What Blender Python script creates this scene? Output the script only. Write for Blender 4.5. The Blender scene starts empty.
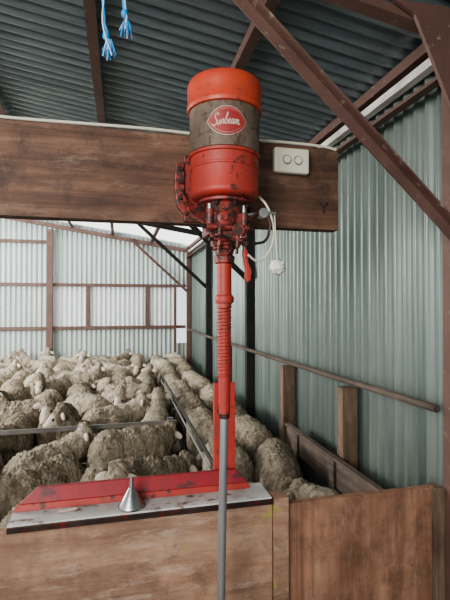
import bpy, bmesh, math, random
import numpy as np
from mathutils import Vector, Matrix, noise
random.seed(7); np.random.seed(7)
H=1.55
F=.14
SC=bpy.context.scene
COL=SC.collection
try:
    SC.view_settings.look='AgX - Medium High Contrast'
except Exception: pass
# ---------------------------------------------------------------- materials
def new_mat(name):
    m=bpy.data.materials.new(name); m.use_nodes=True
    nt=m.node_tree; b=nt.nodes['Principled BSDF']
    return m,nt,b
def ramp(nt,fac,stops):
    r=nt.nodes.new('ShaderNodeValToRGB')
    el=r.color_ramp.elements
    while len(el)<len(stops): el.new(0.5)
    for e,(p,c) in zip(el,stops):
        e.position=p; e.color=(*c,1) if len(c)==3 else c
    nt.links.new(fac,r.inputs[0]); return r.outputs[0]
def coords(nt,scale=(1,1,1),rot=(0,0,0),loc=(0,0,0)):
    t=nt.nodes.new('ShaderNodeTexCoord'); mp=nt.nodes.new('ShaderNodeMapping')
    mp.inputs['Scale'].default_value=scale; mp.inputs['Rotation'].default_value=rot; mp.inputs['Location'].default_value=loc
    nt.links.new(t.outputs['Object'],mp.inputs[0]); return mp.outputs[0]
def noi(nt,vec,scale,detail=6,rough=.6,dist=0):
    n=nt.nodes.new('ShaderNodeTexNoise'); n.inputs['Scale'].default_value=scale
    n.inputs['Detail'].default_value=detail; n.inputs['Roughness'].default_value=rough
    n.inputs['Distortion'].default_value=dist
    nt.links.new(vec,n.inputs['Vector']); return n.outputs[0]
def mix(nt,fac,a,b,mode='MIX'):
    m=nt.nodes.new('ShaderNodeMix'); m.data_type='RGBA'; m.blend_type=mode
    if isinstance(fac,(int,float)): m.inputs[0].default_value=fac
    else: nt.links.new(fac,m.inputs[0])
    for s,v in ((6,a),(7,b)):
        if isinstance(v,tuple): m.inputs[s].default_value=(*v,1)
        else: nt.links.new(v,m.inputs[s])
    return m.outputs[2]
def bump(nt,b,h,strength=.3,dist=.01):
    n=nt.nodes.new('ShaderNodeBump'); n.inputs['Strength'].default_value=strength
    n.inputs['Distance'].default_value=dist
    nt.links.new(h,n.inputs['Height']); nt.links.new(n.outputs[0],b.inputs['Normal'])
def weathered(name,c1,c2,chip=None,scale=6,chipscale=25,chipt=.62,rough=.5,metal=0,stretch=(1,1,1),bs=.15,grime=None):
    m,nt,b=new_mat(name)
    v=coords(nt,stretch)
    n=noi(nt,v,scale)
    col=ramp(nt,n,[(.3,c1),(.7,c2)])
    n2=noi(nt,v,chipscale,8,.7)
    if grime:
        g=noi(nt,coords(nt,(1,1,.3),(0,0,0),(3,1,2)),16,9,.75)
        col=mix(nt,ramp(nt,g,[(.46,(0,0,0)),(.68,(.85,.85,.85))]),col,grime)
    if chip:
        f=ramp(nt,n2,[(chipt,(0,0,0)),(chipt+.05,(1,1,1))])
        col=mix(nt,f,col,chip)
    nt.links.new(col,b.inputs['Base Color'])
    b.inputs['Roughness'].default_value=rough; b.inputs['Metallic'].default_value=metal
    bump(nt,b,n2,bs,.004)
    return m
def wood(name,c1,c2,c3,axis='X',gs=18,rough=.7,blot=2.5,stain=None,scuff=None,mark=None,sa=.5):
    s={'X':(.06,1,1),'Y':(1,.06,1),'Z':(1,1,.06)}[axis]
    m,nt,b=new_mat(name)
    v=coords(nt,s); g=noi(nt,v,gs*3,8,.65,.6)
    col=ramp(nt,g,[(.3,c1),(.5,c2),(.72,c3)])
    v2=coords(nt,(1,1,1)); bl=noi(nt,v2,blot,7,.7,.4)
    f=ramp(nt,bl,[(.35,(.52,.49,.47)),(.65,(1.15,1.1,1.06))])
    col=mix(nt,1.0,col,f,'MULTIPLY')
    if stain:
        s2=noi(nt,v2,blot*2.0,9,.78)
        col=mix(nt,ramp(nt,s2,[(.5,(0,0,0)),(.63,(.8,.8,.8))]),col,stain)
    if scuff:
        sc={'X':(.22,1,1),'Y':(1,.22,1),'Z':(1,1,.22)}[axis]
        s3=noi(nt,coords(nt,sc),blot*8,10,.82)
        col=mix(nt,ramp(nt,s3,[(.53,(0,0,0)),(.68,(sa,sa,sa))]),col,scuff)
    if mark:
        s4=noi(nt,coords(nt,(1,1,1),(0,0,0),(.3,0,.2)),9,4,.6)
        col=mix(nt,ramp(nt,s4,[(.64,(0,0,0)),(.70,(.7,.7,.7))]),col,mark)
    nt.links.new(col,b.inputs['Base Color']); b.inputs['Roughness'].default_value=rough
    bump(nt,b,g,.5,.006)
    return m
def sheet(name,c1,c2,axis,rough=.45,metal=.35,dust=(.5,.5,.45),da=.5,low=None):
    m,nt,b=new_mat(name)
    s={'Z':(9,9,.35),'X':(.35,9,9)}[axis]
    st=noi(nt,coords(nt,s),2.2,6,.6)
    col=ramp(nt,st,[(.3,c1),(.7,c2)])
    bl=noi(nt,coords(nt),1.4,6,.65)
    col=mix(nt,ramp(nt,bl,[(.45,(0,0,0)),(.8,(da,da,da))]),col,dust)
    nt.links.new(col,b.inputs['Base Color'])
    b.inputs['Roughness'].default_value=rough; b.inputs['Metallic'].default_value=metal
    return m
M={}
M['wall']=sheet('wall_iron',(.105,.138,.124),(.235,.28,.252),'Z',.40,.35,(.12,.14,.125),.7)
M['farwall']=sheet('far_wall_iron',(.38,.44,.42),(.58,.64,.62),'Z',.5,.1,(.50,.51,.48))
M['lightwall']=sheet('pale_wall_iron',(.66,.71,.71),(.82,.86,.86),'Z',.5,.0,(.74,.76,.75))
M['roof']=sheet('roof_iron',(.15,.195,.21),(.31,.375,.385),'X',.26,.45,(.30,.33,.33))
M['steel']=weathered('primer_steel',(.105,.057,.045),(.165,.093,.075),(.28,.22,.18),5,30,.60,.6,.05)
M['darksteel']=weathered('dark_steel',(.018,.016,.016),(.045,.04,.038),(.1,.07,.06),5,30,.68,.55,.3)
M['beam']=wood('beam_timber',(.06,.031,.020),(.15,.077,.049),(.235,.14,.095),'X',9,.65,2.6,(.038,.021,.015),(.31,.21,.155),None,.65)
M['ply']=wood('panel_timber',(.25,.148,.098),(.40,.25,.17),(.52,.355,.26),'X',6,.65,3.0,(.19,.11,.078),(.57,.45,.36),(.34,.36,.05),.65)
M['plyv']=wood('panel_timber_red',(.20,.104,.066),(.345,.187,.122),(.45,.27,.18),'Z',6,.6,2.6,(.135,.07,.048),(.46,.315,.235),None,.6)
M['post']=wood('post_timber',(.12,.085,.06),(.22,.155,.11),(.32,.24,.18),'Z',10,.75)
M['grey']=wood('grey_timber_x',(.10,.097,.092),(.20,.195,.185),(.32,.31,.295),'X',10,.8)
M['greyy']=wood('grey_timber_y',(.07,.055,.045),(.14,.11,.09),(.23,.185,.155),'Y',10,.8)
M['palewood']=wood('pale_timber',(.6,.59,.55),(.78,.77,.74),(.85,.85,.82),'Y',8,.7)
M['floor']=wood('floor_timber',(.02,.016,.012),(.045,.036,.028),(.08,.065,.05),'X',10,.85)
M['red']=weathered('red_paint',(.38,.034,.026),(.50,.058,.042),(.09,.035,.025),4,34,.57,.5,grime=(.20,.055,.042))
M['redworn']=weathered('red_paint_worn',(.26,.035,.028),(.45,.062,.048),(.06,.03,.025),9,45,.48,.45,grime=(.08,.040,.033))
M['cap']=weathered('orange_red_enamel',(.47,.052,.025),(.57,.08,.038),(.2,.05,.03),4,36,.60,.42,grime=(.34,.075,.05))
M['redboard']=weathered('red_board',(.28,.018,.025),(.42,.03,.042),(.12,.03,.03),6,25,.57,.5,0,(.4,1,1),grime=(.17,.03,.03))
M['band']=weathered('grimy_band',(.135,.098,.072),(.205,.155,.118),(.08,.052,.038),7,40,.54,.6,.0,grime=(.075,.05,.037))
M['metal']=weathered('bare_metal',(.28,.28,.27),(.46,.46,.45),(.16,.13,.11),8,50,.66,.35,.8)
M['tube']=weathered('tube_steel',(.30,.30,.31),(.45,.45,.46),(.18,.17,.16),10,60,.64,.34,.6,(1,1,.2))
M['grime']=weathered('greasy_iron',(.03,.022,.02),(.09,.055,.045),(.2,.025,.02),12,40,.56,.4,.5)
M['black']=weathered('black_paint',(.008,.006,.006),(.015,.012,.01),None,12,40,.56,.6)
M['tin']=weathered('tin',(.26,.27,.28),(.42,.42,.42),None,8,30,.6,.3,.9)
M['ledge']=weathered('chipped_white',(.55,.55,.53),(.74,.74,.72),(.20,.15,.12),5,26,.58,.45,0,(.5,1,1),grime=(.42,.39,.36))
M['cream']=weathered('cream_plastic',(.62,.59,.47),(.70,.67,.55),None,5,30,.6,.35)
M['dial']=weathered('dial_grey',(.32,.30,.25),(.40,.38,.32),None,5,30,.6,.4)
M['badgewhite']=weathered('badge_cream',(.46,.36,.31),(.60,.49,.43),(.30,.08,.06),30,70,.60,.5)
M['badgered']=weathered('badge_red',(.28,.032,.030),(.38,.047,.042),(.15,.04,.03),30,60,.57,.5)
M['blue']=weathered('blue_twine',(.01,.24,.66),(.03,.40,.85),(.5,.65,.75),60,200,.62,.6)
M['paleblue']=weathered('pale_twine',(.55,.68,.78),(.75,.82,.88),None,60,200,.62,.6)
M['foil']=weathered('crumpled_white',(.66,.65,.58),(.85,.83,.77),None,40,80,.6,.4,0)
m,nt,b=new_mat('skylight_sheet'); nt.nodes.remove(b)
tr=nt.nodes.new('ShaderNodeBsdfTranslucent'); tr.inputs[0].default_value=(.95,.97,.97,1)
di=nt.nodes.new('ShaderNodeBsdfDiffuse'); di.inputs[0].default_value=(.9,.92,.92,1)
mx=nt.nodes.new('ShaderNodeMixShader'); mx.inputs[0].default_value=.3
nt.links.new(tr.outputs[0],mx.inputs[1]); nt.links.new(di.outputs[0],mx.inputs[2])
nt.links.new(mx.outputs[0],nt.nodes['Material Output'].inputs[0]); M['sky']=m
# fleece
m,nt,b=new_mat('fleece')
v=coords(nt,(1.3,1,1)); n1=noi(nt,v,14,10,.78,.9)
col=ramp(nt,n1,[(.34,(.20,.165,.12)),(.5,(.44,.39,.315)),(.66,(.74,.69,.60))])
oi=nt.nodes.new('ShaderNodeObjectInfo')
tint=ramp(nt,oi.outputs['Random'],[(0,(.64,.61,.55)),(.5,(.92,.89,.84)),(1,(1.15,1.13,1.09))])
col=mix(nt,1.0,col,tint,'MULTIPLY')
at=nt.nodes.new('ShaderNodeAttribute'); at.attribute_name='skin'
skc=ramp(nt,noi(nt,coords(nt),20),[(.3,(.46,.39,.32)),(.7,(.70,.62,.54))])
col=mix(nt,at.outputs['Fac'],col,skc)
nt.links.new(col,b.inputs['Base Color']); b.inputs['Roughness'].default_value=.95
b.inputs['Specular IOR Level'].default_value=.1
n3=noi(nt,v,66,8,.78,1.6)
inv_=nt.nodes.new('ShaderNodeMath'); inv_.operation='SUBTRACT'; inv_.inputs[0].default_value=.9; nt.links.new(at.outputs['Fac'],inv_.inputs[1]); inv_.use_clamp=True
bp=nt.nodes.new('ShaderNodeBump'); bp.inputs['Distance'].default_value=.014
nt.links.new(inv_.outputs[0],bp.inputs['Strength']); nt.links.new(n3,bp.inputs['Height']); nt.links.new(bp.outputs[0],b.inputs['Normal'])
M['fleece']=m
M['eye']=weathered('eye_dark',(.01,.008,.006),(.02,.015,.01),None,rough=.2)
# ---------------------------------------------------------------- mesh helpers
def finish(name,bm,mat,loc=(0,0,0),parent=None,smooth=False,label=None,cat=None,group=None,kind=None,recenter=True,bevel=0):
    me=bpy.data.meshes.new(name)
    bmesh.ops.recalc_face_normals(bm,faces=bm.faces[:])
    if recenter and len(bm.verts):
        xs=[v.co for v in bm.verts]
        mn=Vector((min(p[i] for p in xs) for i in range(3))); mxx=Vector((max(p[i] for p in xs) for i in range(3)))
        c=Vector(((mn.x+mxx.x)/2,(mn.y+mxx.y)/2,mn.z))
        for v_ in bm.verts: v_.co-=c
        loc=Vector(loc)+c
    bm.to_mesh(me); bm.free()
    mats=mat if isinstance(mat,(list,tuple)) else [mat]
    for q in mats: me.materials.append(q)
    if smooth:
        me.polygons.foreach_set('use_smooth',[True]*len(me.polygons))
    o=bpy.data.objects.new(name,me); COL.objects.link(o)
    o.location=loc
    if smooth and smooth!='full':
        try: me.set_sharp_from_angle(angle=math.radians(35))
        except Exception: pass
    if bevel:
        bv=o.modifiers.new('bev','BEVEL'); bv.width=bevel; bv.segments=2; bv.limit_method='ANGLE'
    if parent:
        o.parent=parent; o.location=Vector(loc)-parent.location
    if label: o['label']=label
    if cat: o['category']=cat
    if group: o['group']=group
    if kind: o['kind']=kind
    return o
def abox(bm,x0,x1,y0,y1,z0,z1):
    r=bmesh.ops.create_cube(bm,size=1)
    for v_ in r['verts']:
        v_.co=Vector(((x0+x1)/2+v_.co.x*(x1-x0),(y0+y1)/2+v_.co.y*(y1-y0),(z0+z1)/2+v_.co.z*(z1-z0)))
    return r['verts']
def box(name,x,y,z,mat,**k):
    bm=bmesh.new(); abox(bm,*x,*y,*z)
    k.setdefault('bevel',.002)
    return finish(name,bm,mat,**k)
def alathe(bm,prof,c,segs=40,mat=None):
    rings=[]
    for r,z in prof:
        ring=[]
        if r<1e-6: ring=[bm.verts.new((0,0,z))]
        else:
            for i in range(segs):
                a=2*math.pi*i/segs; ring.append(bm.verts.new((r*math.cos(a),r*math.sin(a),z)))
        rings.append(ring)
    for A,B in zip(rings,rings[1:]):
        for i in range(segs):
            j=(i+1)%segs
            if len(A)==1 and len(B)==1: continue
            if len(A)==1: bm.faces.new((A[0],B[i],B[j]))
            elif len(B)==1: bm.faces.new((A[i],A[j],B[0]))
            else: bm.faces.new((A[i],A[j],B[j],B[i]))
    for R in (rings[0],rings[-1]):
        if len(R)>1: bm.faces.new(R)
    vs=[v_ for R in rings for v_ in R]
    for v_ in vs:
        if mat: v_.co=mat@v_.co
        v_.co+=Vector(c)
def acyl(bm,p,q,r,segs=20,r2=None):
    p=Vector(p);q=Vector(q);d=q-p;L=d.length
    rot=d.to_track_quat('Z','Y').to_matrix()
    alathe(bm,[(r,0),(r if r2 is None else r2,L)],p,segs,rot)
def lathe(name,prof,c,mat,segs=40,**k):
    bm=bmesh.new(); alathe(bm,prof,c,segs); k.setdefault('smooth',True)
    return finish(name,bm,mat,**k)
def cyl(name,p,q,r,mat,segs=20,r2=None,**k):
    bm=bmesh.new(); acyl(bm,p,q,r,segs,r2); k.setdefault('smooth',True)
    return finish(name,bm,mat,**k)
def atube(bm,pts,r,segs=8,sub=6):
    P=[Vector(p) for p in pts]
    out=[]
    if len(P)>2:
        Q=[P[0]*2-P[1]]+P+[P[-1]*2-P[-2]]
        for i in range(1,len(Q)-2):
            for s in range(sub):
                t=s/sub
                a,b_,c,d=Q[i-1],Q[i],Q[i+1],Q[i+2]
                out.append(.5*((2*b_)+(c-a)*t+(2*a-5*b_+4*c-d)*t*t+(3*b_-a-3*c+d)*t**3))
        out.append(P[-1])
    else: out=P
    t0=(out[1]-out[0]).normalized(); up=t0.orthogonal().normalized()
    rings=[]
    for i,p in enumerate(out):
        t=(out[min(i+1,len(out)-1)]-out[max(i-1,0)]).normalized()
        up=(up-t*up.dot(t)).normalized(); sd=t.cross(up)
        rings.append([bm.verts.new(p+r*(math.cos(2*math.pi*j/segs)*up+math.sin(2*math.pi*j/segs)*sd)) for j in range(segs)])
    for A,B in zip(rings,rings[1:]):
        for i in range(segs):
            j=(i+1)%segs; bm.faces.new((A[i],A[j],B[j],B[i]))
    bm.faces.new(rings[0]); bm.faces.new(rings[-1])
def tube(name,pts,r,mat,segs=8,**k):
    bm=bmesh.new(); atube(bm,pts,r,segs); return finish(name,bm,mat,smooth=True,**k)
def prism(name,poly,y0,y1,mat,**k):
    bm=bmesh.new()
    A=[bm.verts.new((p[0],y0,p[1])) for p in poly]; B=[bm.verts.new((p[0],y1,p[1])) for p in poly]
    bm.faces.new(A); bm.faces.new(B)
    n=len(poly)
    for i in range(n):
        j=(i+1)%n; bm.faces.new((A[i],A[j],B[j],B[i]))
    return finish(name,bm,mat,**k)
def angle_bar(name,p,q,w,t,mat,updir=(0,0,1),flip=1,**k):
    p=Vector(p);q=Vector(q);d=(q-p);L=d.length;d.normalize()
    a=Vector(updir); a=(a-d*a.dot(d)).normalized(); s=d.cross(a)*flip
    sec=[(0,0),(w,0),(w,t),(t,t),(t,w),(0,w)]
    bm=bmesh.new()
    A=[bm.verts.new(p+s*u+a*v_) for u,v_ in sec]; B=[bm.verts.new(q+s*u+a*v_) for u,v_ in sec]
    bm.faces.new(A);bm.faces.new(B)
    for i in range(6):
        j=(i+1)%6; bm.faces.new((A[i],A[j],B[j],B[i]))
    return finish(name,bm,mat,**k)
def corr(name,org,wd,ld,nd,spans,mat,pitch=.076,amp=.010,seg=8,**k):
    org=Vector(org);wd=Vector(wd).normalized();ld=Vector(ld).normalized();nd=Vector(nd).normalized()
    bm=bmesh.new()
    for w0,w1,l0,l1 in spans:
        n=max(2,int((w1-w0)/pitch*seg)); prev=None
        for i in range(n+1):
            w=w0+(w1-w0)*i/n
            off=amp*math.sin(2*math.pi*w/pitch)
            a=bm.verts.new(org+wd*w+ld*l0+nd*off); b_=bm.verts.new(org+wd*w+ld*l1+nd*off)
            if prev: bm.faces.new((prev[0],a,b_,prev[1]))
            prev=(a,b_)
    return finish(name,bm,mat,smooth='full',recenter=False,**k)
SL=.156
def roofz(x): return H+1.0+SL*(1.17-x)
# ---------------------------------------------------------------- shell
YF=7.42
box('floor',(-4.5,1.22),(-2,YF+.03),(F-.06,F),M['floor'],kind='structure',bevel=0)
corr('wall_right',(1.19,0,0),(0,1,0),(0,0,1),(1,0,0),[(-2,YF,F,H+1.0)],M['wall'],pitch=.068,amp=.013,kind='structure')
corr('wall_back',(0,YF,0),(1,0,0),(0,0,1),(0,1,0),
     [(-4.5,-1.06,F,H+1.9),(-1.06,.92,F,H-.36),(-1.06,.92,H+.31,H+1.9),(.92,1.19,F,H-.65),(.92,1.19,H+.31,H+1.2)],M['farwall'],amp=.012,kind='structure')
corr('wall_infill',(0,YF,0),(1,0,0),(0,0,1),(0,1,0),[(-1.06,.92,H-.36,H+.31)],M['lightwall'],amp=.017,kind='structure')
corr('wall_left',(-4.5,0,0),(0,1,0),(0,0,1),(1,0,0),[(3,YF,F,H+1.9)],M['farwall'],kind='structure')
sl=Vector((-1,0,SL)); nn=Vector((SL,0,1))
L=5.8
RP=.068
corr('ceiling',(1.25,0,roofz(1.25)+.012),(0,1,0),sl,nn,[(-2,3.82,0,L),(5.0,5.66,0,L)],M['roof'],pitch=RP,amp=.013,kind='structure')
corr('window_1',(1.25,0,roofz(1.25)+.012),(0,1,0),sl,nn,[(5.66,YF+.1,0,L)],M['sky'],kind='structure')
corr('window_added',(1.25,0,roofz(1.25)+.012),(0,1,0),sl,nn,[(3.82,5.0,1.2,L)],M['sky'],kind='structure')  # added translucent roof strip, unseen behind the beam, lets light onto the sheep
corr('ceiling_edge',(1.25,0,roofz(1.25)+.012),(0,1,0),sl,nn,[(3.82,5.0,0,1.2)],M['roof'],pitch=RP,amp=.013,kind='structure')
for i,x in enumerate((.49,-.14,-.77,-1.40,-2.03,-2.66,-3.29,-3.92)):
    z=roofz(x)-.055
    angle_bar('roof_purlin',(x,-2,z),(x,YF-.02,z),.044,.005,M['steel'],label='long red-brown primed steel purlin carrying the roof iron',cat='roof purlin',group='roof purlins')
angle_bar('roof_purlin',(1.12,-2,H+.955),(1.12,YF-.02,H+.955),.045,.005,M['steel'],label='long red-brown primed steel purlin carrying the roof iron',cat='roof purlin',group='roof purlins')
box('eaves_batten',(1.125,1.165),(-2,YF-.02),(H+.895,H+.93),M['palewood'],label='long pale whitewashed timber batten along the top of the iron wall',cat='batten')
angle_bar('wall_girt',(1.13,-2,H+.80),(1.13,YF-.02,H+.80),.04,.005,M['steel'],flip=-1,label='red-brown steel girt along the top of the iron wall',cat='wall girt')
def frame(Y,mat,near=False):
    box('frame_post',(1.10,1.168),(Y-.03,Y+.03),(F,H+1.0),mat,label='square steel frame post beside the corrugated wall',cat='post',group='steel frame posts')
    dp=.085 if near else .115
    poly=[(1.10,roofz(1.1)-dp),(1.10,roofz(1.1)-.054),(-4.4,roofz(-4.4)-.054),(-4.4,roofz(-4.4)-dp)]
    prism('frame_rafter',poly,Y-.025,Y+.025,mat,label='sloping steel rafter under the roof purlins',cat='rafter',group='steel rafters')
    angle_bar('knee_brace',(1.115,Y-.025,H+.245),(.17,Y-.025,H+1.105),.040,.006,mat,updir=(0,-1,0),flip=-1,label='diagonal angle-iron knee brace from post to rafter',cat='knee brace',group='knee braces')
frame(1.27,M['steel'],True)
frame(3.75,M['darksteel']); frame(5.62,M['darksteel']); frame(7.33,M['steel'])
prism('frame_gusset',[(1.168,H+.60),(1.168,H+1.0),(.86,roofz(.86)-.055),(.94,H+.955),(1.098,H+.62)],1.225,1.238,M['steel'],label='red-brown steel haunch plate at the post top',cat='gusset')
GL='red-brown steel girt across the pale corrugated end wall'
for z in (H+.325,H-.37):
    box('end_wall_girt',(-4.4,1.09),(YF-.060,YF-.018),(z-.025,z+.025),M['steel'],label=GL,cat='wall girt',group='end wall girts')
box('end_wall_girt',(-4.4,-1.12),(YF-.060,YF-.014),(H+.98,H+1.03),M['steel'],label=GL,cat='wall girt',group='end wall girts')
for x,z0,z1,w in ((-1.085,F,H+1.2,.045),(-.51,H-.345,H+.30,.03),(.44,H-.345,H+.30,.03),(-2.6,F,H+1.35,.045),(.905,F,H+.30,.02)):
    box('end_wall_stud',(x-w,x+w),(YF-.12,YF-.061) if z0==F else (YF-.055,YF-.018),(z0,z1),M['steel'],label='upright red-brown steel stud on the pale end wall',cat='stud',group='end wall studs')
tube('wall_rail',[(1.085,1.31,1.185),(1.085,3,1.165),(1.085,5,1.15),(1.085,7.2,1.15)],.0145,M['greyy'],10,label='weathered round timber rail running along the iron wall',cat='rail')
for y in (1.99,2.80,4.6):
    box('stub_post',(1.075,1.160),(y-.03,y+.03),(F,1.135),M['post'],label='short weathered timber post under the wall rail',cat='post',group='short timber posts',bevel=.003)
rb=bpy.data.objects.new('race_wall',None); COL.objects.link(rb); rb.location=(1.03,2.2,F)
rb['label']='low weathered timber side wall along the sheep race'; rb['category']='low wall'
box('cap_board',(1.018,1.05),(1.36,2.6),(.785,.80),M['greyy'],parent=rb)
box('side_board',(1.033,1.048),(1.36,2.6),(.65,.784),M['greyy'],parent=rb)
for y in (1.5,1.95,2.4):
    box('upright',(1.018,1.032),(y,y+.05),(F,.783),M['greyy'],parent=rb)
fe=bpy.data.objects.new('race_fence',None); COL.objects.link(fe); fe.location=(.43,3,F)
fe['label']='dark steel pipe fence dividing the packed sheep into a race'; fe['category']='fence'
tube('top_rail',[(.43,1.4,.80),(.43,4.5,.80)],.0105,M['darksteel'],10,parent=fe)
tube('top_rail',[(.412,1.4,.775),(.412,4.5,.775)],.006,M['metal'],10,parent=fe,label='bare bright lower pipe')
for z in (.55,.3): tube('lower_rail',[(.43,1.4,z),(.43,4.5,z)],.010,M['darksteel'],10,parent=fe)
for y in (1.42,2.95,4.48): cyl('fence_post',(.43,y,F),(.43,y,.80),.012,M['darksteel'],parent=fe)
cf=bpy.data.objects.new('cross_fence',None); COL.objects.link(cf); cf.location=(-1,3.0,F)
cf['label']='weathered grey timber rail fence across the pen'; cf['category']='fence'
for z in (.745,.5,.26): box('fence_board',(-3.2,.38),(2.98,3.0),(z-.014,z+.014),M['grey'],parent=cf)
for x in (-2.4,-.95,.34): box('fence_post',(x-.02,x+.02),(3.002,3.04),(F,.77),M['grey'],parent=cf)
# ---------------------------------------------------------------- main beam
YB=1.30
hb=box('header_beam',(-2.6,.70),(YB,YB+.05),(H+.247,H+.515),M['beam'],label='heavy dark stained timber header beam carrying the shearing gear',cat='beam',bevel=.0008)
bm=bmesh.new()
for q in ([(.632,0,H+.336),(.646,0,H+.318),(.646,0,H+.300)],[(.662,0,H+.338),(.654,0,H+.327),(.646,0,H+.318)]):
    atube(bm,[(p[0],YB-.0015,p[2]) for p in q],.0024,6,3)
ym=finish('stencil_mark',bm,M['black'],parent=hb,label='small dark letter Y painted on the timber')
pts=[(-2.5+ i*.2, YB-.004, H+.520+.003*math.sin(i*2.1)) for i in range(16)]+[(.64,YB-.004,H+.518),(.69,YB-.004,H+.511)]
tube('electric_cable',pts,.0045,M['cream'],8,label='thin cream electric cable clipped along the beam top',cat='cable')
sw=bpy.data.objects.new('wall_switch',None); COL.objects.link(sw); sw.location=(.527,YB,H+.415)
sw['label']='cream double switch plate mounted on the timber beam'; sw['category']='switch'
box('plate',(.468,.586),(YB-.026,YB-.001),(H+.417,H+.497),M['cream'],parent=sw,bevel=.007)
for dx in (-.019,.019):
    bm=bmesh.new(); rot=Matrix.Rotation(math.radians(90),3,'X')
    alathe(bm,[(.0145,0),(.0155,.002),(.0135,.003),(.0128,.001),(.0128,.0)],(.527+dx,YB-.026,H+.457),28,rot)
    finish('dial_rim',bm,M['dial'],parent=sw,smooth=True,label='grey round dial rim')
    cyl('knob',(.527+dx,YB-.0265,H+.457),(.527+dx,YB-.031,H+.457),.0115,M['cream'],24,parent=sw)
# ---------------------------------------------------------------- shearing machine
CX,CY=.285,1.185
sm=bpy.data.objects.new('shearing_machine',None); COL.objects.link(sm); sm.location=(CX,CY,.35)
sm['label']='red overhead shearing motor with long down tube bolted to timber beam'; sm['category']='shearing machine'
c=(CX,CY,0)
lathe('motor_cap',[(.1,H+.534),(.1045,H+.536),(.1060,H+.543),(.1060,H+.548),(.1042,H+.552),(.1048,H+.585),(.1052,H+.600),(.1035,H+.611),(.099,H+.618),(.088,H+.624),(.05,H+.629),(0,H+.631)],c,M['cap'],56,parent=sm)
lathe('motor_body',[(.09,H+.417),(.0985,H+.418),(.0985,H+.5339),(.09,H+.535)],c,M['band'],56,parent=sm,label='grimy brown enamel motor body')
lathe('motor_housing',[(.07,H+.292),(.086,H+.294),(.0945,H+.30),(.0970,H+.306),(.0970,H+.314),(.0958,H+.317),(.0958,H+.372),(.0975,H+.374),(.0975,H+.379),(.0958,H+.381),(.0958,H+.406),(.1000,H+.408),(.1000,H+.4155),(.09,H+.4165)],c,M['red'],56,parent=sm)
BZ=H+.480
BS=.88
def cylwrap(bm,ang0,r):
    for v_ in bm.verts:
        x,y,z=v_.co
        a=ang0+x/r
        rr=r+z
        v_.co=Vector((CX+rr*math.cos(a),CY+rr*math.sin(a),y))
ang=math.atan2(-CY,-CX)+.07
def badge(w,h,zoff,pt=1.4):
    w*=BS; h*=BS
    bm=bmesh.new(); N=64
    prev=[bm.verts.new((0,0,zoff+.0003))]
    for k in range(1,9):
        f=k/8; ring=[]
        for i in range(N):
            t=2*math.pi*i/N
            sy=math.copysign(abs(math.sin(t))**pt,math.sin(t))
            ring.append(bm.verts.new((w*math.cos(t)*f,h*sy*f,zoff)))
        for i in range(N):
            j=(i+1)%N
            if k==1: bm.faces.new((prev[0],ring[i],ring[j]))
            else: bm.faces.new((prev[i],ring[i],ring[j],prev[j]))
        prev=ring
    for v_ in bm.verts: v_.co.y+=BZ
    cylwrap(bm,ang,.0987)
    return bm
bd=finish('badge',badge(.060,.044,.0012),M['badgewhite'],parent=sm,label='red oval badge with white script lettering')
def sub(name,bm,mat):
    o=finish(name,bm,mat); o.parent=bd; o.location=o.location-(bd.location+sm.location); return o
sub('badge_field',badge(.0575,.0418,.0019),M['badgered'])
sub('badge_border',badge(.0520,.0362,.0023),M['badgewhite'])
sub('badge_center',badge(.0510,.0353,.0027),M['badgered'])
strokes=[
 [(1.05,1.75),(.95,2.15),(.55,2.3),(.22,1.9),(.4,1.35),(.85,.95),(.95,.4),(.5,0),(.05,.15),(-.1,.5)],
 [(1.15,.85),(1.12,.3),(1.35,.02),(1.62,.3),(1.72,.92),(1.7,.3),(1.88,.04),(2.08,.45),(2.2,.92),(2.2,.5),(2.17,.02)],
 [(2.2,.5),(2.42,.92),(2.62,.78),(2.6,.3),(2.78,.04),(3.0,.5),(3.25,1.5),(3.3,2.05),(3.14,2.1),(3.05,1.2),(3.08,.3),(3.3,.02),(3.58,.25),(3.55,.75),(3.3,.75)],
 [(3.55,.7),(3.85,.45),(4.15,.62),(4.2,.88),(4.0,.95),(3.84,.5),(4.0,.06),(4.3,.12),(4.55,.45)],
 [(5.05,.85),(4.75,.92),(4.56,.5),(4.7,.04),(4.95,.3),(5.1,.92),(5.07,.3),(5.22,.04),(5.42,.5),(5.52,.92),(5.52,.5),(5.5,.02)],
 [(5.52,.5),(5.72,.92),(5.9,.78),(5.88,.02)],
 [(5.9,.5),(6.1,.92),(6.28,.78),(6.26,.28),(6.45,.02),(6.75,.3)]]
bm=bmesh.new()
for st in strokes:
    pts=[Vector(((x+.28*y-3.6)*.0119*BS,((y-.9)*.0158+(x-3.4)*.0007+.003-.00028*(x-3.4)**2)*BS,0)) for x,y in st]
    atube(bm,pts,.00135,6,5)
for v_ in bm.verts:
    v_.co.z=.0031+v_.co.z*.3; v_.co.y+=BZ
cylwrap(bm,ang,.0987)
sub('lettering',bm,M['badgewhite'])
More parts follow.
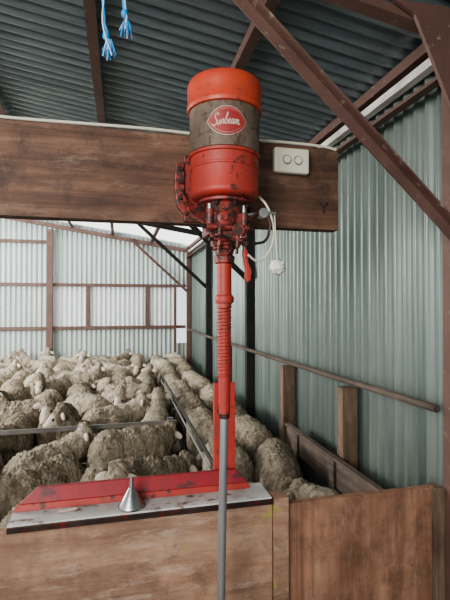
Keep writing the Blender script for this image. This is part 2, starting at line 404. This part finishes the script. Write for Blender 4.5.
# gear casting
bm=bmesh.new()
alathe(bm,[(.066,H+.280),(.074,H+.283),(.074,H+.290),(.07,H+.2915)],c,40)
alathe(bm,[(.044,H+.235),(.047,H+.255),(.060,H+.280)],c,32)
finish('motor_flange',bm,M['redworn'],parent=sm,smooth=True)
bm=bmesh.new()
acyl(bm,(CX-.012,CY-.050,H+.235),(CX-.012,CY+.05,H+.235),.028,28)
acyl(bm,(CX+.028,CY-.052,H+.205),(CX+.028,CY+.03,H+.205),.018,20)
abox(bm,CX-.046,CX+.043,CY-.035,CY+.045,H+.198,H+.255)
abox(bm,CX-.034,CX+.034,CY-.040,CY+.03,H+.165,H+.200)
acyl(bm,(CX-.048,CY-.03,H+.20),(CX-.048,CY-.03,H+.262),.011,18)
acyl(bm,(CX+.049,CY-.03,H+.21),(CX+.049,CY-.03,H+.256),.010,18)
acyl(bm,(CX-.060,CY-.042,H+.212),(CX+.060,CY-.042,H+.212),.008,18)
acyl(bm,(CX-.024,CY-.043,H+.16),(CX-.024,CY-.043,H+.21),.007,14)
acyl(bm,(CX+.026,CY-.043,H+.155),(CX+.026,CY-.043,H+.205),.007,14)
acyl(bm,(CX-.040,CY-.043,H+.180),(CX+.042,CY-.043,H+.176),.007,14)
acyl(bm,(CX,CY,H+.155),(CX,CY,H+.18),.030,28,.038)
finish('gearbox',bm,M['redworn'],parent=sm,smooth=True,bevel=.002)
bm=bmesh.new()
alathe(bm,[(.020,0),(.020,.005),(.014,.008),(.008,.008),(.007,.012),(0,.012)],(CX-.012,CY-.050,H+.235),28,Matrix.Rotation(math.radians(90),3,'X'))
finish('gear_cover',bm,M['redworn'],parent=sm,smooth=True)
for k in range(6):
    a=k*math.pi/3+.3; x=CX-.012+.0240*math.cos(a); z=H+.235+.0240*math.sin(a)
    cyl('cover_bolt',(x,CY-.049,z),(x,CY-.055,z),.0035,M['grime'],6,parent=sm)
for k in range(8):
    a=k*math.pi/4+.2; x=CX+.065*math.cos(a); y=CY+.065*math.sin(a)
    cyl('flange_bolt',(x,y,H+.270),(x,y,H+.280),.006,M['grime'],6,parent=sm)
for sx in (-1,1):
    cyl('clamp_bolt',(CX+sx*.060,CY-.042,H+.212),(CX+sx*.072,CY-.042,H+.212),.0065,M['grime'],6,parent=sm)
    cyl('clamp_bolt',(CX+sx*.041,CY-.043,H+.178),(CX+sx*.053,CY-.043,H+.178),.0055,M['grime'],6,parent=sm)
    cyl('grease_cup',(CX+sx*.0485,CY-.03,H+.256 if sx>0 else H+.262),(CX+sx*.0485,CY-.03,H+.276),.007,M['metal'],12,parent=sm)
    cyl('hanging_stud',(CX+sx*.025,CY-.043,H+.14),(CX+sx*.025,CY-.043,H+.16),.004,M['grime'],10,parent=sm)
bm=bmesh.new()
abox(bm,CX-.045,CX+.045,CY+.04,YB-.012,H+.20,H+.32)
abox(bm,CX-.10,CX+.09,YB-.013,YB-.001,H+.25,H+.45)
finish('mounting_bracket',bm,M['redworn'],parent=sm,bevel=.003)
prism('bracket_ear',[(CX-.126,H+.42),(CX-.10,H+.43),(CX-.098,H+.30),(CX-.085,H+.275),(CX-.095,H+.265),(CX-.122,H+.295),(CX-.129,H+.35)],YB-.020,YB-.002,M['redworn'],parent=sm,bevel=.003)
for z in (H+.405,H+.365,H+.32): cyl('bracket_bolt',(CX-.112,YB-.020,z),(CX-.112,YB-.029,z),.007,M['grime'],6,parent=sm)
tube('bracket_strap',[(CX-.108,YB-.022,H+.34),(CX-.090,CY+.03,H+.26),(CX-.064,CY-.02,H+.228),(CX-.045,CY-.04,H+.19),(CX-.03,CY-.03,H+.16)],.005,M['redworn'],8,parent=sm)
tube('bracket_strap',[(CX+.09,YB-.03,H+.32),(CX+.088,CY+.03,H+.26),(CX+.064,CY-.02,H+.228),(CX+.045,CY-.04,H+.19),(CX+.03,CY-.03,H+.16)],.005,M['redworn'],8,parent=sm)
tube('oil_pipe',[(CX-.052,CY-.040,H+.20),(CX-.040,CY-.066,H+.187),(CX-.01,CY-.066,H+.18),(CX+.01,CY-.055,H+.16),(CX+.005,CY-.03,H+.14)],.0035,M['grime'],8,parent=sm)
lathe('drive_joint',[(.02,H+.115),(.028,H+.118),(.030,H+.135),(.024,H+.14),(.027,H+.153),(.02,H+.156)],c,M['redworn'],32,parent=sm)
lathe('upper_tube',[(.018,H-.01),(.0205,H-.008),(.0205,H+.117),(.018,H+.119)],c,M['red'],32,parent=sm)
lathe('tube_collar',[(.02,H+.004),(.025,H+.006),(.0265,H+.012),(.0265,H+.022),(.024,H+.027),(.02,H+.029)],(CX,CY,0),M['red'],32,parent=sm)
lathe('lower_sleeve',[(.0125,H-.305),(.0155,H-.303),(.0172,H-.20),(.0172,H-.012),(.014,H-.010)],c,M['red'],28,parent=sm)
pts=[]; z=H-.205; a=0
while z<H-.012:
    pts.append((CX+.0178*math.cos(a),CY+.0178*math.sin(a),z)); a+=math.pi/6; z+=.0095/12
bm=bmesh.new(); atube(bm,pts,.0027,6,1)
finish('coil_spring',bm,M['red'],parent=sm,smooth=True)
acs=bmesh.new()
acyl(acs,(CX,CY-.0,H-.29),(CX-.018,CY-.01,.40),.0115,20)
acyl(acs,(CX-.018,CY-.01,.36),(CX-.018,CY-.01,.42),.018,20)
finish('down_tube',acs,M['tube'],parent=sm,smooth=True,label='bare grey steel down tube')
lathe('tube_sleeve',[(.012,H-.318),(.0148,H-.316),(.0148,H-.3),(.012,H-.298)],c,M['grime'],24,parent=sm)
prism('shift_lever',[(CX+.046,H+.150),(CX+.060,H+.155),(CX+.062,H+.12),(CX+.072,H+.095),(CX+.069,H+.068),(CX+.060,H+.062),(CX+.053,H+.074),(CX+.054,H+.10),(CX+.050,H+.12)],CY-.030,CY-.012,M['red'],parent=sm,bevel=.003)
tube('lever_link',[(CX+.02,CY-.02,H+.19),(CX+.05,CY-.02,H+.17),(CX+.055,CY-.02,H+.14)],.006,M['redworn'],8,parent=sm)
tube('motor_lead',[(CX+.09,CY+.0,H+.32),(CX+.12,CY-.02,H+.28),(CX+.14,CY-.02,H+.21),(CX+.125,CY-.02,H+.15),(CX+.09,CY-.02,H+.125),(CX+.06,CY-.03,H+.14)],.0035,M['cream'],8,parent=sm)
tube('motor_lead',[(CX+.05,CY-.03,H+.23),(CX+.10,CY-.03,H+.26),(CX+.125,CY-.03,H+.23),(CX+.11,CY-.03,H+.18),(CX+.06,CY-.03,H+.17)],.004,M['grime'],8,parent=sm)
cyl('cord_arm',(CX+.05,CY-.02,H+.252),(CX+.145,CY-.02,H+.262),.006,M['metal'],12,parent=sm)
cyl('cord_eye',(CX+.105,CY-.035,H+.258),(CX+.105,CY-.008,H+.258),.014,M['metal'],20,parent=sm)
tube('pull_cord',[(CX+.142,CY-.02,H+.262),(CX+.145,CY-.02,H+.2),(CX+.150,CY-.02,H+.125)],.0018,M['foil'],6,parent=sm)
bm=bmesh.new(); bmesh.ops.create_icosphere(bm,subdivisions=4,radius=.0195)
for v_ in bm.verts:
    n=v_.co.normalized(); f1=noise.voronoi(n*2.6+Vector((2,1,4)))[0]
    v_.co=n*(.0195+.006*min(1,(f1[1]-f1[0])*1.6)); v_.co.z*=1.05; v_.co+=Vector((CX+.151,CY-.02,H+.108))
finish('pull_knob',bm,M['foil'],parent=sm,smooth='full',label='knobbly pale ball on the pull cord')
box('backing_post',(.303,.375),(1.405,1.425),(F,H-.26),M['red'],label='flat red painted post standing behind the down tube',cat='post')
# ---------------------------------------------------------------- partition
box('pen_panel',(-2.2,.468),(1.30,1.325),(F,.93),M['ply'],label='broad light brown timber panel below the ledge',cat='panel')
box('partition_post',(.470,.518),(1.285,1.345),(F,.945),M['ply'],label='narrow light timber upright between two panels',cat='post')
box('pen_panel',(.520,1.058),(1.305,1.33),(F,.915),M['plyv'],label='reddish brown timber panel with worn vertical grain',cat='panel')
box('partition_post',(1.06,1.098),(1.29,1.34),(F,.915),M['post'],label='brown timber upright against the steel frame post',cat='post')
box('tool_ledge',(-.297,.462),(1.288,1.403),(.932,.950),M['ledge'],label='chipped white painted ledge on top of the panel',cat='ledge',bevel=.001)
box('ledge_trim',(-.297,.462),(1.282,1.2875),(.930,.946),M['grime'],label='dark metal edge strip along the white ledge',cat='edge strip',bevel=.001)
tb=bpy.data.objects.new('red_tray',None); COL.objects.link(tb); tb.location=(.08,1.39,.951)
tb['label']='red painted tapered tray board standing on the white ledge'; tb['category']='tray'
def quadslab(bm,pts,off):
    A=[bm.verts.new(p) for p in pts]; B=[bm.verts.new(Vector(p)+Vector(off)) for p in pts]
    bm.faces.new(A); bm.faces.new(B)
    for i in range(4):
        j=(i+1)%4; bm.faces.new((A[i],A[j],B[j],B[i]))
bm=bmesh.new()
quadslab(bm,[(-.285,1.372,.969),(.408,1.372,.969),(.372,1.390,1.008),(-.235,1.390,1.008)],(0,.012,0))
finish('sloped_board',bm,M['redboard'],parent=tb,bevel=.0015)
bm=bmesh.new()
quadslab(bm,[(-.300,1.364,.951),(.415,1.364,.951),(.408,1.370,.969),(-.290,1.370,.969)],(0,.012,0))
finish('front_lip',bm,M['red'],parent=tb,bevel=.0015)
fn=bpy.data.objects.new('funnel',None); COL.objects.link(fn); fn.location=(.034,1.324,.951)
fn['label']='small tin funnel upside down on the white ledge'; fn['category']='funnel'
lathe('cone',[(.038,.951),(.039,.956),(.036,.962),(.014,.998),(.0075,1.008)],(.034,1.324,0),M['tin'],36,parent=fn)
lathe('spout',[(.0075,1.0085),(.006,1.025),(.0035,1.040),(.0025,1.040)],(.034,1.324,0),M['tin'],20,parent=fn)
sd=bpy.data.objects.new('screwdriver',None); COL.objects.link(sd); sd.location=(-.14,1.33,.951)
sd['label']='short thin screwdriver with pale handle resting on the ledge'; sd['category']='screwdriver'
cyl('handle',(-.17,1.330,.956),(-.12,1.340,.956),.005,M['badgewhite'],12,parent=sd)
cyl('shank',(-.119,1.340,.956),(-.07,1.347,.954),.0022,M['metal'],10,parent=sd)
# blue twine
bm=bmesh.new()
def strand(pts,r=.0035): atube(bm,pts,r,6,5)
tx,ty=-.02,1.235
rz=roofz(tx)-.08
strand([(tx-.03,ty+.012,rz),(tx-.032,ty,H+.9),(tx-.025,ty,H+.80),(tx-.02,ty,H+.74),(tx-.008,ty,H+.70)])
strand([(tx-.025,ty+.012,rz),(tx-.022,ty+.01,H+.9),(tx-.028,ty,H+.80),(tx-.015,ty,H+.75),(tx-.012,ty,H+.705)])
strand([(tx+.02,ty+.012,rz),(tx+.018,ty,H+.92),(tx+.032,ty,H+.83),(tx+.034,ty,H+.77)])
strand([(tx+.03,ty+.012,rz),(tx+.034,ty,H+.92),(tx+.026,ty,H+.85),(tx+.038,ty,H+.78)])
strand([(tx-.028,ty+.012,rz),(tx-.0,ty+.008,rz+.004),(tx+.03,ty+.012,rz)],.005)
def fray(n):
    for i in range(n):
        a=random.uniform(-.02,.02); bx=tx-.012 if i<n*.6 else tx+.035; bz=H+.735 if i<n*.6 else H+.80
        strand([(bx+a*.3,ty+random.uniform(-.006,.006),bz),(bx+a*.7,ty,bz-.02),(bx+a,ty+random.uniform(-.01,.01),bz-random.uniform(.03,.055))],.0011)
fray(30)
for (kx,kz) in ((tx-.02,H+.745),(tx+.03,H+.815)):
    r_=bmesh.ops.create_icosphere(bm,subdivisions=2,radius=.010)
    for v_ in r_['verts']: v_.co=Vector((v_.co.x,v_.co.y,v_.co.z*1.3))+Vector((kx,ty,kz))
tw=finish('baling_twine',bm,M['blue'],smooth=True,label='frayed bright blue baling twine hanging from the roof',cat='twine')
bm=bmesh.new()
strand([(tx-.034,ty-.004,H+.93),(tx-.026,ty-.004,H+.86),(tx-.030,ty-.004,H+.79),(tx-.022,ty-.008,H+.74),(tx-.004,ty-.005,H+.69)],.002)
strand([(tx+.024,ty-.004,H+.93),(tx+.028,ty-.004,H+.87),(tx+.036,ty-.005,H+.80)],.002)
fray(10)
finish('white_strand',bm,M['paleblue'],smooth=True,parent=tw,label='pale white strands')
# ---------------------------------------------------------------- sheep
def sheep_mesh(idx,hyaw,hpitch,voxel=.0095):
    rnd=random.Random(idx)
    bm=bmesh.new()
    def ell(c,r,rot=None,M3=None):
        rr=bmesh.ops.create_icosphere(bm,subdivisions=3,radius=1)
        for v_ in rr['verts']:
            p=Vector((v_.co.x*r[0],v_.co.y*r[1],v_.co.z*r[2]))
            if rot: p=rot@p
            p+=Vector(c)
            if M3: p=M3(p)
            v_.co=p
    def limb(a,b_,r1,r2):
        acyl(bm,a,b_,r1,12,r2)
    ell((.18,0,.53),(.22,.195,.225)); ell((.0,0,.52),(.28,.215,.235)); ell((-.21,0,.54),(.22,.205,.22))
    ell((-.04,0,.62),(.32,.15,.13)); ell((-.40,0,.50),(.05,.04,.09))
    piv=Vector((.27,0,.60))
    Ry=Matrix.Rotation(hpitch,3,'Y'); Rz=Matrix.Rotation(hyaw,3,'Z')
    hp=Vector((.46,0,.77)); R2=Matrix.Rotation(-hpitch*.8+.25,3,'Y')
    def NM(p): return Rz@(Ry@(p-piv))+piv
    def HM(p): return NM(R2@(p-hp)+hp)
    ell((.31,0,.62),(.14,.13,.15),None,NM); ell((.38,0,.69),(.108,.108,.125),Matrix.Rotation(-.8,3,'Y'),NM)
    ell((.458,0,.774),(.095,.089,.088),None,HM); ell((.44,0,.83),(.065,.070,.050),None,HM)
    rt=Matrix.Rotation(.35,3,'Y')
    ell((.540,0,.752),(.09,.060,.064),rt,HM); ell((.614,0,.722),(.057,.045,.045),rt,HM)
    for s in (-1,1):
        ell((.445,s*.120,.787),(.023,.060,.028),Matrix.Rotation(s*-.25,3,'X'),HM)
        fx=.21+rnd.uniform(-.05,.05); bx=-.25+rnd.uniform(-.05,.05)
        ell((.20,s*.11,.40),(.08,.065,.13)); limb((.20,s*.11,.36),(fx,s*.11,.19),.042,.028)
        limb((fx,s*.11,.2),(fx+.005,s*.11,.05),.026,.022); limb((fx+.01,s*.11,.055),(fx+.02,s*.11,0),.026,.032)
        ell((-.25,s*.11,.42),(.11,.075,.15)); limb((-.22,s*.11,.36),(bx-.05,s*.11,.22),.05,.028)
        limb((bx-.05,s*.11,.23),(bx-.02,s*.11,.05),.027,.022); limb((bx-.02,s*.11,.055),(bx-.01,s*.11,0),.026,.032)
    me=bpy.data.meshes.new('s'); bm.to_mesh(me); bm.free()
    o=bpy.data.objects.new('tmp',me); COL.objects.link(o)
    rm=o.modifiers.new('r','REMESH'); rm.mode='VOXEL'; rm.voxel_size=voxel
    smo=o.modifiers.new('s','SMOOTH'); smo.iterations=4; smo.factor=.5
    bpy.context.view_layer.update()
    me2=bpy.data.meshes.new_from_object(o.evaluated_get(bpy.context.evaluated_depsgraph_get()))
    bpy.data.objects.remove(o)
    R2i=R2.inverted(); Ryi=Ry.inverted(); Rzi=Rz.inverted()
    def inv(p):
        q=Ryi@(Rzi@(p-piv))+piv
        return R2i@(q-hp)+hp
    att=me2.attributes.new('skin','FLOAT','POINT'); vals=[]
    off=Vector((idx*7.3,idx*3.1,0))
    nrm=[v_.normal.copy() for v_ in me2.vertices]
    for v_,n in zip(me2.vertices,nrm):
        p=v_.co.copy(); q=inv(p)
        sk=0.
        if p.z<.28: sk=min(1,(.28-p.z)/.05)
        dface=math.sqrt((q.x-.60)**2+q.y**2+(q.z-.735)**2)
        hf=max(0,min(1,(.110-dface)/.02)) if p.x>.05 else 0
        if abs(q.y)>.095 and .39<q.x<.51 and .72<q.z<.87: hf=1
        sk=max(sk,hf)
        w=1-sk
        pp=Vector((p.x*1.6,p.y,p.z))+off
        wob=Vector((noise.noise(pp*10),noise.noise(pp*10+Vector((5,5,5))),noise.noise(pp*10+Vector((9,1,4)))))*.03
        c1=noise.voronoi((pp+wob)*23)[0]; e1=min(1,(c1[1]-c1[0])/.45)
        c2=noise.voronoi((pp+wob)*48)[0]; e2=min(1,(c2[1]-c2[0])/.5)
        d=-.011*(1-e1)**1.2-.009*(1-e2)+.005*noise.noise(p*5+off)+.004*noise.noise(p*60+off)
        v_.co=p+n*(d*w+.013*w)
        vals.append(sk)
    att.data.foreach_set('value',vals)
    bm=bmesh.new(); bm.from_mesh(me2)
    nf=len(bm.faces)
    for s in (-1,1):
        rr=bmesh.ops.create_icosphere(bm,subdivisions=2,radius=.014)
        for v_ in rr['verts']: v_.co=HM(v_.co+Vector((.550,s*.056,.776)))
        rr=bmesh.ops.create_icosphere(bm,subdivisions=2,radius=.007)
        for v_ in rr['verts']: v_.co=HM(v_.co+Vector((.665,s*.017,.712)))
    bm.faces.ensure_lookup_table()
    for f in bm.faces[nf:]: f.material_index=1
    for f in bm.faces: f.smooth=True
    mz=min(v_.co.z for v_ in bm.verts)
    for v_ in bm.verts: v_.co.z-=mz
    me3=bpy.data.meshes.new('sheep'); bm.to_mesh(me3); bm.free()
    me3.materials.append(M['fleece']); me3.materials.append(M['eye'])
    return me3
variants=[sheep_mesh(0,0,-.25),sheep_mesh(1,.5,.65),sheep_mesh(2,-.6,.1),sheep_mesh(3,.25,1.05),sheep_mesh(4,-1.0,.45),sheep_mesh(5,.8,0)]
VAR_L=['head raised','head lowered','head turned sideways','head tucked low','head turned well aside','head raised and turned']
SX,SY,SZ=.59,.64,.83
def relax(n,xr,yr,iters=1200,angs=None,init=None):
    P=np.column_stack([np.random.uniform(*xr,n),np.random.uniform(*yr,n)]) if init is None else np.array(init,float)
    A=np.random.choice([math.pi/2,-math.pi/2,0,math.pi],n,p=[.25,.43,.16,.16])+np.random.normal(0,.4,n) if angs is None else np.array(angs,float)
    offs=np.array([-.26,-.02,.20,.43])*SX; R=np.array([.21,.225,.205,.155])*SY*1.04
    RR=np.tile(R,n); own=np.repeat(np.arange(n),4)
    same=own[:,None]==own[None,:]
    for it in range(iters):
        D=np.column_stack([np.cos(A),np.sin(A)])
        C=(P[:,None,:]+offs[None,:,None]*D[:,None,:]).reshape(-1,2)
        d=C[:,None,:]-C[None,:,:]; L_=np.sqrt((d**2).sum(2))+1e-6
        ov=(RR[:,None]+RR[None,:])-L_; ov[same]=0; ov=np.clip(ov,0,None)
        Fo=(d/L_[...,None]*ov[...,None]).sum(1)*.35
        for ax,(lo,hi) in enumerate((xr,yr)):
            Fo[:,ax]+=np.clip(lo+RR-C[:,ax],0,None)*1.2
            Fo[:,ax]-=np.clip(C[:,ax]-(hi-RR),0,None)*1.2
        F4=Fo.reshape(n,4,2)
        P+=F4.sum(1)*.35
        arm=offs[None,:,None]*D[:,None,:]
        A+=(arm[...,0]*F4[...,1]-arm[...,1]*F4[...,0]).sum(1)*1.6
    return P,A
def place(P,A,f=1.0,W=(1,3,2,3,2,1)):
    for (x,y),a in zip(P,A):
        k=random.choices(range(6),W)[0]
        o=bpy.data.objects.new('sheep',variants[k]); COL.objects.link(o)
        s=random.uniform(.96,1.03)*f
        o.location=(x,y,F); o.rotation_euler=(0,0,a); o.scale=(s*SX,s*SY,SZ*random.uniform(.95,1.04))
        o['label']='unshorn cream sheep packed in the pen, '+VAR_L[k]
        o['category']='sheep'; o['group']='flock of penned sheep'
P,A=relax(12,(-1.4,.41),(1.41,2.97)); place(P,A,1,(2,2,3,2,2,2))
P,A=relax(78,(-2.6,.41),(3.04,7.3)); place(P,A,1,(1,2,3,3,2,2))
n=19
P,A=relax(n,(.46,.985),(1.38,7.25),init=[(.86 if i%2==0 else .58,1.6+i*.31) for i in range(n)],angs=[math.pi/2+.1*((i%3)-1)+(math.pi if i in(2,5,8,11) else 0) for i in range(n)]); place(P,A,.97,(0,3,0,4,0,0))
# ---------------------------------------------------------------- light
w=bpy.data.worlds.new('w'); SC.world=w; w.use_nodes=True
bg=w.node_tree.nodes['Background']; bg.inputs[0].default_value=(.91,.95,1,1); bg.inputs[1].default_value=1.2
def area(name,loc,tgt,size,e,col=(1,1,1)):
    l=bpy.data.lights.new(name,'AREA'); l.energy=e; l.size=size; l.color=col
    o=bpy.data.objects.new(name,l); COL.objects.link(o); o.location=loc
    o.rotation_euler=(Vector(tgt)-Vector(loc)).to_track_quat('-Z','Y').to_euler()
area('doorway_light',(-1.6,-1.3,2.2),(.1,2.3,1.2),1.4,90,(1,.96,.90))
area('side_light',(-3.4,3.4,2.3),(-.6,4.8,.6),1.0,175,(1,.97,.93))  # added lamp outside the view, lights the flock from the left
area('far_light',(-3.4,5.6,2.2),(-.6,7.4,1.4),1.2,85,(.97,.99,1))  # added lamp outside the view, brightens the end wall
l=bpy.data.lights.new('sun','SUN'); l.energy=7; l.angle=.02; l.color=(1,.96,.90)
o=bpy.data.objects.new('sun',l); COL.objects.link(o); o.location=(-2,4,8); o.rotation_euler=(math.radians(-12),math.radians(-18),0)
# ---------------------------------------------------------------- camera
cam=bpy.data.cameras.new('cam'); co=bpy.data.objects.new('camera',cam); COL.objects.link(co)
cam.sensor_fit='VERTICAL'; cam.sensor_height=36; cam.lens=26; cam.clip_start=.05
co.location=(0,0,H); co.rotation_euler=(math.radians(90.66),0,math.radians(-13.6))
SC.camera=co
